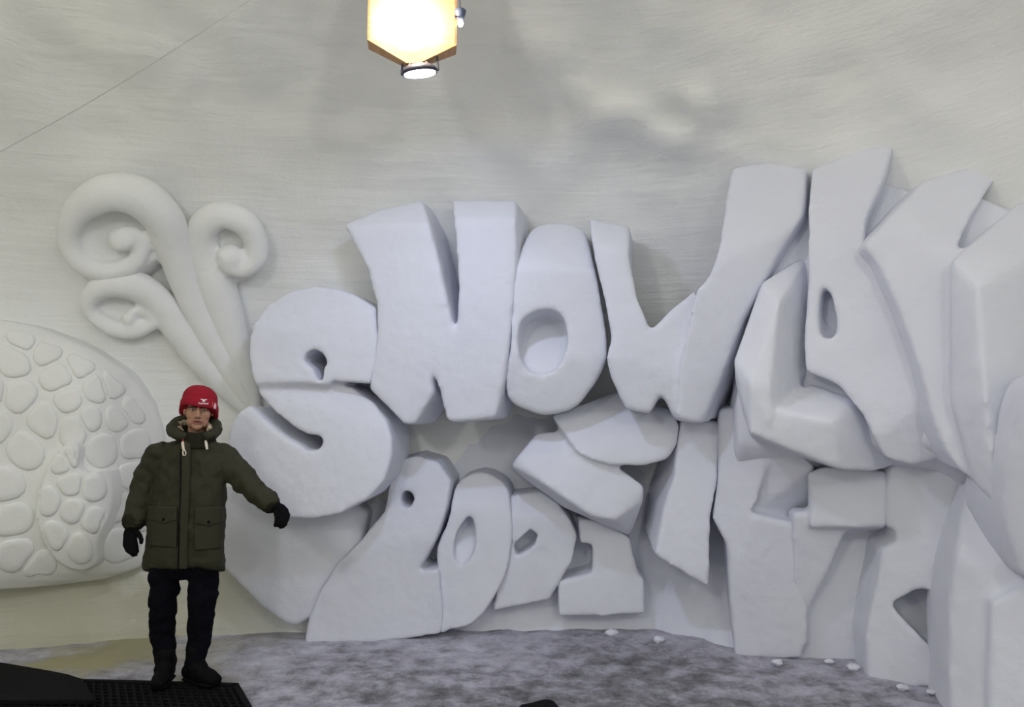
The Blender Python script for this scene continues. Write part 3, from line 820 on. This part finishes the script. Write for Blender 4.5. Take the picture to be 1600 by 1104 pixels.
bm = bmesh.new()
m2 = [FL(-120,1040,.0), FL(0,1049,.0), FL(40,1056,0), FL(74,1062,.0), FL(104,1068,0), FL(128,1075,.0), FL(150,1110,.0), FL(-160,1110,0)]
a = [bm.verts.new(p+Vector((0,0,.03))) for p in m2]; b = [bm.verts.new(p+Vector((0,0,.058))) for p in m2]
bm.faces.new(a); bm.faces.new(b)
for i in range(len(a)): bm.faces.new([a[i], a[(i+1) % len(a)], b[(i+1) % len(a)], b[i]])
bevel(bm, .006, 2)
tag(mesh_obj('rubber_mat', bm, RUBBER, smooth=False), 'plain black mat lying over the grid mat at bottom left corner', 'mat')
bm = bmesh.new()
m3 = spline([(808,1112),(832,1103),(850,1098),(862,1099),(868,1104),(880,1120),(895,1160),(800,1160)], 3, True)
a = [bm.verts.new(FL(x, y, .0)) for x, y in m3]; b = [bm.verts.new(FL(x, y, 0) + Vector((0,0,.02))) for x, y in m3]
bm.faces.new(a); bm.faces.new(b)
for i in range(len(a)): bm.faces.new([a[i], a[(i+1) % len(a)], b[(i+1) % len(a)], b[i]])
tag(mesh_obj('rubber_mat', bm, RUBBER, smooth=False), 'black mat corner peeking in at the bottom middle edge', 'mat')

# snow chunks fallen at the foot of the letters
for i, (px, py, r, lab) in enumerate([(1215,1036,0.025,'lump of snow at the foot of the arrow notched letter'),(1296,1034,0.019,'small snow crumb below the shaded stem of the squared letter'),(1334,1044,0.028,'larger snow chunk below the shaded stem of the squared letter'),
        (1410,1075,0.022,'snow lump in front of the block with the wedge notch'),(1455,1082,0.017,'tiny snow crumb against the block with the wedge notch'),(1030,1000,0.028,'snow clod at the foot of the plain bar'),(955,990,0.033,'flat snow clod below the worn 1')]):
    bm = bmesh.new(); p = FL(px, py)
    bmesh.ops.create_icosphere(bm, subdivisions=3, radius=1)
    for v in bm.verts:
        n_ = v.co.copy(); k = 1 + .35*fbm(n_*1.6 + Vector((i*7, 0, 0)), 3)
        v.co = p + Vector((n_.x*r*1.5*k, n_.y*r*k, n_.z*r*.8*k + r*.3))
    tag(mesh_obj('snow_chunk', bm, SNOW), lab, 'snow chunk', 'fallen snow chunks')

# ------------------------------------------------------------------ person
PY = 4.50
person = empty('person', FL(295, 1071))
tag(person, 'man in red beanie and olive parka standing with one arm held out', 'person')
def q3(px, py, dy=0): return P(px, py, PY + dy)
def tpath(pts): return [q3(x, y, d) for x, y, d, *_ in pts]
HC = q3(311, 639.5, -.01)      # between the eyes
HROT = Matrix.Rotation(math.radians(21), 3, 'Z') @ Matrix.Rotation(math.radians(3), 3, 'Y')
def hd(x, y, z): return HC + HROT @ Vector((x, y, z))

LEG_L = [(262,870,0,.088),(257,905,0,.086),(256,935,-.01,.082),(254,960,0,.070),(254,985,.02,.073),(256,1010,.02,.064),(259,1032,.02,.054),(258,1052,.0,.045)]
LEG_R = [(315,870,0,.09),(317,905,0,.092),(317,930,-.01,.084),(315,955,-.01,.072),(313,985,.01,.072),(309,1008,.01,.062),(306,1026,.0,.054),(305,1048,.0,.047)]
ARM_L = [(256,706,.0,.078),(240,725,.01,.078),(226,752,.02,.072),(216,782,0,.070),(209,815,-.03,.066)]
ARM_R = [(343,712,.0,.085),(362,728,-.02,.083),(381,748,-.04,.076),(402,768,-.07,.068),(423,787,-.10,.058)]
# body: one continuous figure
bm = bmesh.new()
ball(bm, hd(0,.012,.035), (.077,.098,.098), 24, HROT)
ball(bm, hd(0,-.012,-.050), (.062,.076,.078), 24, HROT)
ball(bm, hd(0,-.066,-.104), (.030,.026,.024), 16, HROT)
for s in (-1, 1):
    ball(bm, hd(s*.031,-.080,.021), (.030,.014,.0105), 14, HROT)
    ball(bm, hd(s*.040,-.050,-.030), (.030,.032,.036), 14, HROT)
    ball(bm, hd(s*.040,-.036,-.070), (.022,.036,.042), 14, HROT)
    ball(bm, hd(s*.0125,-.101,-.046), (.0095,.012,.008), 12, HROT)
    ball(bm, hd(s*.078,.012,-.01), (.012,.02,.032), 12, HROT)
ball(bm, hd(0,-.070,-.068), (.034,.026,.026), 16, HROT)
tube(bm, [hd(0,-.078,.018), hd(0,-.096,-.008), hd(0,-.109,-.032), hd(0,-.112,-.042)], [.009,.0105,.013,.013], 12)
tube(bm, [hd(0,.02,-.06), q3(308,688,.03), q3(302,705,.03)], [.055,.056,.07], 16)
tube(bm, [q3(302,700,.02), q3(298,730,.02), q3(294,800,.02), q3(290,860,.02), q3(290,880,.02)], [(.13,.07),(.18,.09),(.16,.09),(.16,.09),(.14,.08)], 20)
for arm in (ARM_L, ARM_R): tube(bm, tpath(arm), [r*.62 for *_, r in arm], 12)
for leg in (LEG_L, LEG_R): tube(bm, tpath(leg), [r*.72 for *_, r in leg], 12)
tube(bm, [q3(209,812,-.03), q3(205,838,-.04), q3(209,852,-.05)], [.028,(.030,.016),(.024,.012)], 10)
tube(bm, [q3(422,786,-.10), q3(436,796,-.11), q3(440,808,-.11)], [.026,(.028,.018),(.02,.012)], 10)
body = mesh_obj('body', bm, SKIN, person); solidify(body, .005, 6, factor=.5); body['label'] = 'face with dark brows, lips slightly parted'
# eyes, brows, lips
for s in (-1, 1):
    bm = bmesh.new(); ball(bm, hd(s*.0315,-.0755,.0), (.0135,.0125,.0095), 16, HROT); eye = mesh_obj('eye', bm, EYEW, body)
    bm = bmesh.new(); ball(bm, hd(s*.0315+.001,-.0855,-.0005), (.0052,.0035,.0055), 12, HROT); mesh_obj('iris', bm, IRIS, eye)
    bm = bmesh.new(); tube(bm, [hd(s*.012,-.094,.012), hd(s*.03,-.0965,.0145), hd(s*.054,-.083,.010)], [.0045,.006,.004], 8); mesh_obj('eyebrow', bm, BROW, body)
    bm = bmesh.new(); tube(bm, [hd(s*.018,-.0835,.003), hd(s*.0315,-.0895,.0085), hd(s*.046,-.0795,.003)], [.0022,.003,.0022], 8); mesh_obj('eyelid', bm, SKIN, body)
bm = bmesh.new(); tube(bm, [hd(-.025,-.086,-.074), hd(-.010,-.0965,-.068), hd(0,-.0965,-.0695), hd(.010,-.0965,-.068), hd(.025,-.086,-.074)], [.002,.0042,.004,.0042,.002], 8); mesh_obj('upper_lip', bm, LIP, body)
bm = bmesh.new(); tube(bm, [hd(-.024,-.085,-.0765), hd(-.010,-.0945,-.082), hd(0,-.096,-.083), hd(.010,-.0945,-.082), hd(.024,-.085,-.0765)], [.002,.0046,.005,.0046,.002], 8); mesh_obj('lower_lip', bm, LIP, body)
bm = bmesh.new(); tube(bm, [hd(-.022,-.088,-.0752), hd(0,-.0955,-.0757), hd(.022,-.088,-.0752)], [.0015,.003,.0015], 8); mesh_obj('mouth_gap', bm, IRIS, body)

# hat
def hat_pt(a, t, out=0.0):
    """a: angle from the front (positive to the picture's right); t: 0 rim .. 1 crown"""
    f = math.cos(a)
    zb = .016 if f > .55 else .016 - .066*min(1, (.55 - f)/.75)
    if a > 0: zb -= .012*math.sin(a)
    zt = .150
    z = zb + (zt - zb)*t
    k = max(0, min(1, (z + .06)/.21))
    w = (1 - max(0, (k - .52)/.48)**2.6)**.5 if k > .52 else 1.0
    w *= 1 + .03*(1 - min(1, t*2.2)) - .02*k
    rx, ry = .104*w + out, .122*w + out
    return hd(rx*math.sin(a), .012 - ry*f, z + .010*math.sin(-a)*t*w)
bm = bmesh.new(); NS = 40
rings = [[hat_pt(2*math.pi*k/NS, 0, -.012) for k in range(NS)]]
for t in (0, .04, .12, .2, .3, .34, .36, .45, .55, .65, .74, .82, .89, .94, .975, .993):
    o = .007 if t <= .30 else (.005 if t <= .34 else 0)
    if t == 0: o = .002
    rings.append([hat_pt(2*math.pi*k/NS, t, o) for k in range(NS)])
loft(bm, rings)
hat = mesh_obj('knit_hat', bm, HATM, person); hat['label'] = 'red knitted beanie with a turned up rim'
def on_hat(x, z, lift=.009):
    """x metres round the rim from the front, z metres above the eyes"""
    a = x/.112
    lo_, hi_ = 0.0, .6
    for _ in range(20):
        m = (lo_+hi_)/2
        zz = (HROT.transposed() @ (hat_pt(a, m) - HC)).z
        if zz < z: lo_ = m
        else: hi_ = m
    return hat_pt(a, lo_, lift)
def hat_poly(name, polys, mat):
    bm = bmesh.new()
    for pl_ in polys:
        pl_ = resample(pl_, .004)
        a = [bm.verts.new(on_hat(x, z, .0075)) for x, z in pl_]; b = [bm.verts.new(on_hat(x, z, .0095)) for x, z in pl_]
        bm.faces.new(a); bm.faces.new(b)
        for i in range(len(a)): bm.faces.new([a[i], a[(i+1) % len(a)], b[(i+1) % len(a)], b[i]])
    bmesh.ops.triangulate(bm, faces=bm.faces)
    return mesh_obj(name, bm, mat, hat, smooth=False)
ex, ez = .026, .053
hat_poly('emblem', [[(ex-.021,ez+.009),(ex-.010,ez+.010),(ex,ez+.007),(ex+.010,ez+.010),(ex+.021,ez+.009),(ex+.012,ez+.004),(ex+.004,ez+.002),(ex+.005,ez-.003),(ex+.011,ez-.006),(ex-.011,ez-.006),(ex-.005,ez-.003),(ex-.004,ez+.002),(ex-.012,ez+.004)]], WHITEP)
# lettering below the emblem
tc = bpy.data.curves.new('lettering', 'FONT'); tc.body = 'hummel'; tc.size = .0175; tc.align_x = 'CENTER'; tc.resolution_u = 2; tc.offset = .0004
to = bpy.data.objects.new('lettering', tc); col.objects.link(to); bpy.context.view_layer.update()
tm = bpy.data.meshes.new_from_object(to.evaluated_get(bpy.context.evaluated_depsgraph_get())); bpy.data.objects.remove(to)
bm = bmesh.new(); bm.from_mesh(tm); bpy.data.meshes.remove(tm)
ret = bmesh.ops.extrude_face_region(bm, geom=list(bm.faces))
top_v = set(v for v in ret['geom'] if isinstance(v, bmesh.types.BMVert))
for v in bm.verts: v.co = on_hat(ex + v.co.x, ez - .0215 + v.co.y, .0095 if v in top_v else .0075)
ob = mesh_obj('lettering', bm, WHITEP, hat, smooth=False); ob['label'] = 'small white lettering under the emblem'
bx_, bz_ = .102, .024
hat_poly('crest', [[(bx_+.014*math.cos(a)*.9, bz_+.022*math.sin(a)) for a in [2*math.pi*k/18 for k in range(18)]]], PINKP)
hat_poly('crest_star', [[(bx_+(.012 if k % 2 else .006)*math.cos(k*math.pi/6), bz_+(.018 if k % 2 else .009)*math.sin(k*math.pi/6)) for k in range(12)]], WHITEP)
hat_poly('side_tag', [[(.078,.018),(.0815,.018),(.0835,.052),(.080,.052)]], ORANGE)

# parka: torso rings (centre x, y, half width, half depth) and sleeves, welded into one coat
TOR = [(690,303,34,.10),(695,303,46,.115),(702,302,54,.125),(712,301,58,.132),(735,299,58,.14),(760,297,57,.145),(790,293,59,.15),(815,291,61,.152),(850,289,62,.155),(880,287,64,.155),(891,287,64,.15)]
def tor(py):
    for (y0, *a), (y1, *b) in zip(TOR, TOR[1:]):
        if py <= y1: t = max(0, (py-y0)/(y1-y0)); return [i+(j-i)*t for i, j in zip(a, b)]
    return TOR[-1][1:]
def coatY(px, py, lift=.0):
    cx, hw_, hd_ = tor(py)
    u = max(-.97, min(.97, (px-cx)/hw_))
    return PY + .01 - (hd_)*(1 - abs(u)**2.3)**(1/2.3) - lift
bm = bmesh.new(); rings = []
for y, cx, hw_, hd_ in TOR:
    r = []
    for k in range(36):
        a = 2*math.pi*k/36; e = 2/2.3
        x = hw_*math.copysign(abs(math.cos(a))**e, math.cos(a)); dd = hd_*math.copysign(abs(math.sin(a))**e, math.sin(a))
        yy = y + (4*math.sin(a*1) if y > 885 else 0)
        r.append(q3(cx+x, yy, .01+dd))
    rings.append(r)
loft(bm, rings)
def sleeve(arm, seed):
    pts = spline([tuple(a) for a in arm], 7); rad = []
    for i, (x, y, d, r) in enumerate(pts):
        rad.append(r*(1 + .045*math.sin(i*1.25+seed) + .02*math.sin(i*2.7)))
    tube(bm, [q3(x, y, d) for x, y, d, r in pts], rad, 18, .92)
sleeve(ARM_L, 0); sleeve(ARM_R, 1.3)
for sx, sy in ((248,706),(352,710)): ball(bm, q3(sx, sy, .01), (.07,.085,.06), 16)
coat = mesh_obj('parka', bm, COAT, person); solidify(coat, .011, 4, .035, .09, .008); coat['label'] = 'olive green hooded parka'
# patch pockets, flaps, placket
def patch(name, poly, lift, mat, parent=coat, step=5):
    bm = bmesh.new(); slab(bm, poly, lambda x, y: coatY(x, y, lift), (0,.04,0), step=step)
    ob = mesh_obj(name, bm, mat, parent); solidify(ob, .005, 3); return ob
patch('placket', [(283,688),(297,688),(296,740),(294,800),(292,850),(291,889),(279,889),(281,800),(283,740)], .022, COAT)
patch('zip_line', [(281,700),(284.5,700),(283.5,760),(281,830),(280,890),(276.5,890),(278,830),(280.5,760)], .020, TROUS, step=3)
for poly, b_ in (([(229,790),(276,792),(275,813),(256,818),(230,812)], (255,811)), ([(303,793),(347,791),(347,816),(326,822),(304,818)], (326,815))):
    fl = patch('pocket_flap', poly, .022, COAT)
    bm = bmesh.new(); ball(bm, P(b_[0], b_[1], coatY(*b_, .028)), (.008,.006,.008), 10); mesh_obj('button', bm, BLACKF, fl)
for poly in ([(229,806),(277,808),(275,856),(228,852)], [(303,812),(347,810),(347,856),(303,860)]): patch('pocket', poly, .014, COAT)
# collar
bm = bmesh.new()
NC = 30
def ring(cx, cy, rx, rd, tilt=0, off=0): return [q3(cx + rx*math.cos(2*math.pi*k/NC), cy + tilt*math.sin(2*math.pi*k/NC), off + rd*math.sin(2*math.pi*k/NC)) for k in range(NC)]
loft(bm, [ring(304,698,34,.125,-4), ring(306,690,32,.124,-5), ring(306,679,31,.120,-7), ring(306,668,30,.114,-8), ring(306,667,24,.095,-8), ring(307,680,20,.085,-6)])
ob = mesh_obj('collar', bm, COATD, coat); solidify(ob, .008, 4, .015, .06)
# hood lying round the neck
def hood_path(rx, rd, cx, cy, rise, a0=-.30, a1=1.30, n=22):
    out = []
    for k in range(n):
        a = (a0 + (a1 - a0)*k/(n-1))*math.pi       # from front right round the back to front left
        s_ = math.sin(a)
        out.append(q3(cx + rx*math.cos(a), cy - rise*(.5+.5*s_), rd*s_))
    return out
bm = bmesh.new(); hp = hood_path(33, .135, 304, 684, 27)
tube(bm, hp, [(.026 + .024*math.sin(math.pi*k/21)**.6, .03 + .014*math.sin(math.pi*k/21)) for k in range(22)], 16)
hood = mesh_obj('hood', bm, COAT, coat); solidify(hood, .008, 4, .02, .06)
bm = bmesh.new(); hp = hood_path(27, .105, 304, 677, 18, -.16, 1.16)
tube(bm, hp, [(.020, .03)]*22, 12)
ob = mesh_obj('hood_lining', bm, LINING, hood); solidify(ob, .006, 3, .012, .02); ob['label'] = 'cream fleece lining'
# drawstrings
def cs(px, py): return P(px, py, coatY(px, py, .028))
bm = bmesh.new(); tube(bm, [cs(286,686), cs(285.5,691)], .006, 8); mesh_obj('cord_tip', bm, REDCORD, coat)
bm = bmesh.new(); tube(bm, [cs(285.5,691), cs(286,697), cs(287,703)], [.0085,.009,.007], 8); tube(bm, [cs(287,702), cs(285.5,706), cs(286.5,711), cs(289.5,711), cs(290.5,707), cs(288,702)], .0042, 8); mesh_obj('drawstring', bm, CORD, coat)
bm = bmesh.new(); tube(bm, [cs(321.5,689), cs(322.5,695), cs(323.5,701)], [.0075,.009,.007], 8); mesh_obj('drawstring', bm, CORD, coat)
# cuffs
for arm, s in ((ARM_L, 0), (ARM_R, 1)):
    (x0, y0, d0, r0), (x1, y1, d1, r1) = arm[-2], arm[-1]
    a = q3(x0+(x1-x0)*.82, y0+(y1-y0)*.82, d0+(d1-d0)*.82); b = q3(x0+(x1-x0)*1.06, y0+(y1-y0)*1.06, d0+(d1-d0)*1.06)
    bm = bmesh.new(); tube(bm, [a, (a+b)/2, b], [r1*1.02, r1*1.04, r1*.98], 18, .92); mesh_obj('cuff', bm, COATD, coat)

# trousers
bm = bmesh.new()
for leg, sd in ((LEG_L, .4), (LEG_R, 2.0)):
    pts = spline([tuple(a) for a in leg], 6)
    tube(bm, [q3(x + 1.2*math.sin(i*.9+sd), y, d) for i, (x, y, d, r) in enumerate(pts)], [r*(1 + .035*math.sin(i*1.5+sd)+.02*math.sin(i*.7)) for i, (x, y, d, r) in enumerate(pts)], 18)
tube(bm, [q3(290,845,.01), q3(289,882,.01)], [(.2,.13),(.2,.13)], 20)
tr = mesh_obj('trousers', bm, TROUS, person); solidify(tr, .010, 3, .03, .07)
# boots
def boot(ankle, heel, toe, wid):
    bm = bmesh.new()
    A, Hh, T = Vector(ankle), Vector(heel), Vector(toe)
    top = A + Vector((0, 0, .10)); d = (T - Hh).normalized(); z0 = Hh.z
    tube(bm, [top, A, Vector((A.x, A.y, z0+.07))], [.056,.056,.055], 16)
    tube(bm, [Hh + d*.03 + Vector((0,0,.05)), Hh + d*.12 + Vector((0,0,.055)), T - d*.09 + Vector((0,0,.045)), T - d*.035 + Vector((0,0,.036))], [(wid*.85,.045),(wid,.055),(wid*1.05,.044),(wid*.85,.03)], 16, up=(0,0,1))
    ball(bm, (A.x+d.x*.03, A.y+d.y*.03, z0+.08), (.055,.055,.05))
    ob = mesh_obj('boot', bm, BOOTM, person); solidify(ob, .008, 3)
    bm = bmesh.new()
    tube(bm, [Hh + d*.035 + Vector((0,0,.012)), Hh + d*.12 + Vector((0,0,.012)), T - d*.09 + Vector((0,0,.012)), T - d*.04 + Vector((0,0,.014))], [(wid*.95,.014),(wid*.95,.014),(wid*1.12,.014),(wid*.9,.013)], 16, up=(0,0,1))
    mesh_obj('boot_sole', bm, BLACKF, ob)
g = .036
aL = q3(258,1046,.0); aR = q3(305,1040,.0)
boot(aL, (aL.x-.01, aL.y+.09, g), (aL.x+.03, aL.y-.18, g), .048)
boot(aR, (aR.x-.085, aR.y+.05, g), (aR.x+.19, aR.y-.10, g), .048)

# gloves: palm, four fingers and a thumb
def glove(name, palm, fingers, thumb):
    bm = bmesh.new()
    tube(bm, [q3(*p[:3]) for p in palm], [p[3] for p in palm], 14)
    for f in fingers + [thumb]: tube(bm, [q3(*p) for p in f[0]], f[1], 10)
    ob = mesh_obj(name, bm, BLACKF, person); solidify(ob, .0045, 2, factor=.4); return ob
fr_ = [.0125,.0125,.0115,.0095]
glove('glove', [(209,812,-.03,(.040,.036)),(206,822,-.03,(.036,.03)),(203.5,834,-.04,(.042,.022)),(203.5,843,-.045,(.043,.02))],
      [([(195.5,842,-.045),(195,851,-.055),(199,860,-.06),(204,864,-.055)], fr_),
       ([(200.5,844,-.048),(200.5,854,-.062),(205,864,-.066),(209,868,-.06)], fr_),
       ([(206,844,-.05),(206.5,854,-.066),(210,863,-.07),(213,867,-.062)], fr_),
       ([(211,842,-.05),(212.5,851,-.06),(214,858,-.064),(215,862,-.06)], fr_)],
      ([(212,828,-.05),(218,836,-.07),(221,843,-.08),(220.5,848,-.082)], [.016,.015,.0135,.011]))
glove('glove', [(421,786,-.10,(.036,.034)),(429,791,-.105,(.034,.028)),(438,797,-.11,(.040,.024)),(444,802,-.112,(.036,.022))],
      [([(447,797,-.11),(450.5,804,-.115),(449,812,-.12),(445,816,-.122)], fr_),
       ([(446,801,-.12),(448,810,-.13),(446,819,-.135),(442,823,-.132)], fr_),
       ([(443,804,-.125),(444,813,-.14),(441.5,821,-.145),(438,824,-.14)], fr_),
       ([(439,805,-.13),(439,813,-.145),(436.5,819,-.148),(434,821,-.145)], fr_)],
      ([(431,799,-.125),(433,808,-.15),(432,816,-.155),(430,821,-.15)], [.016,.015,.0135,.011]))

bake()
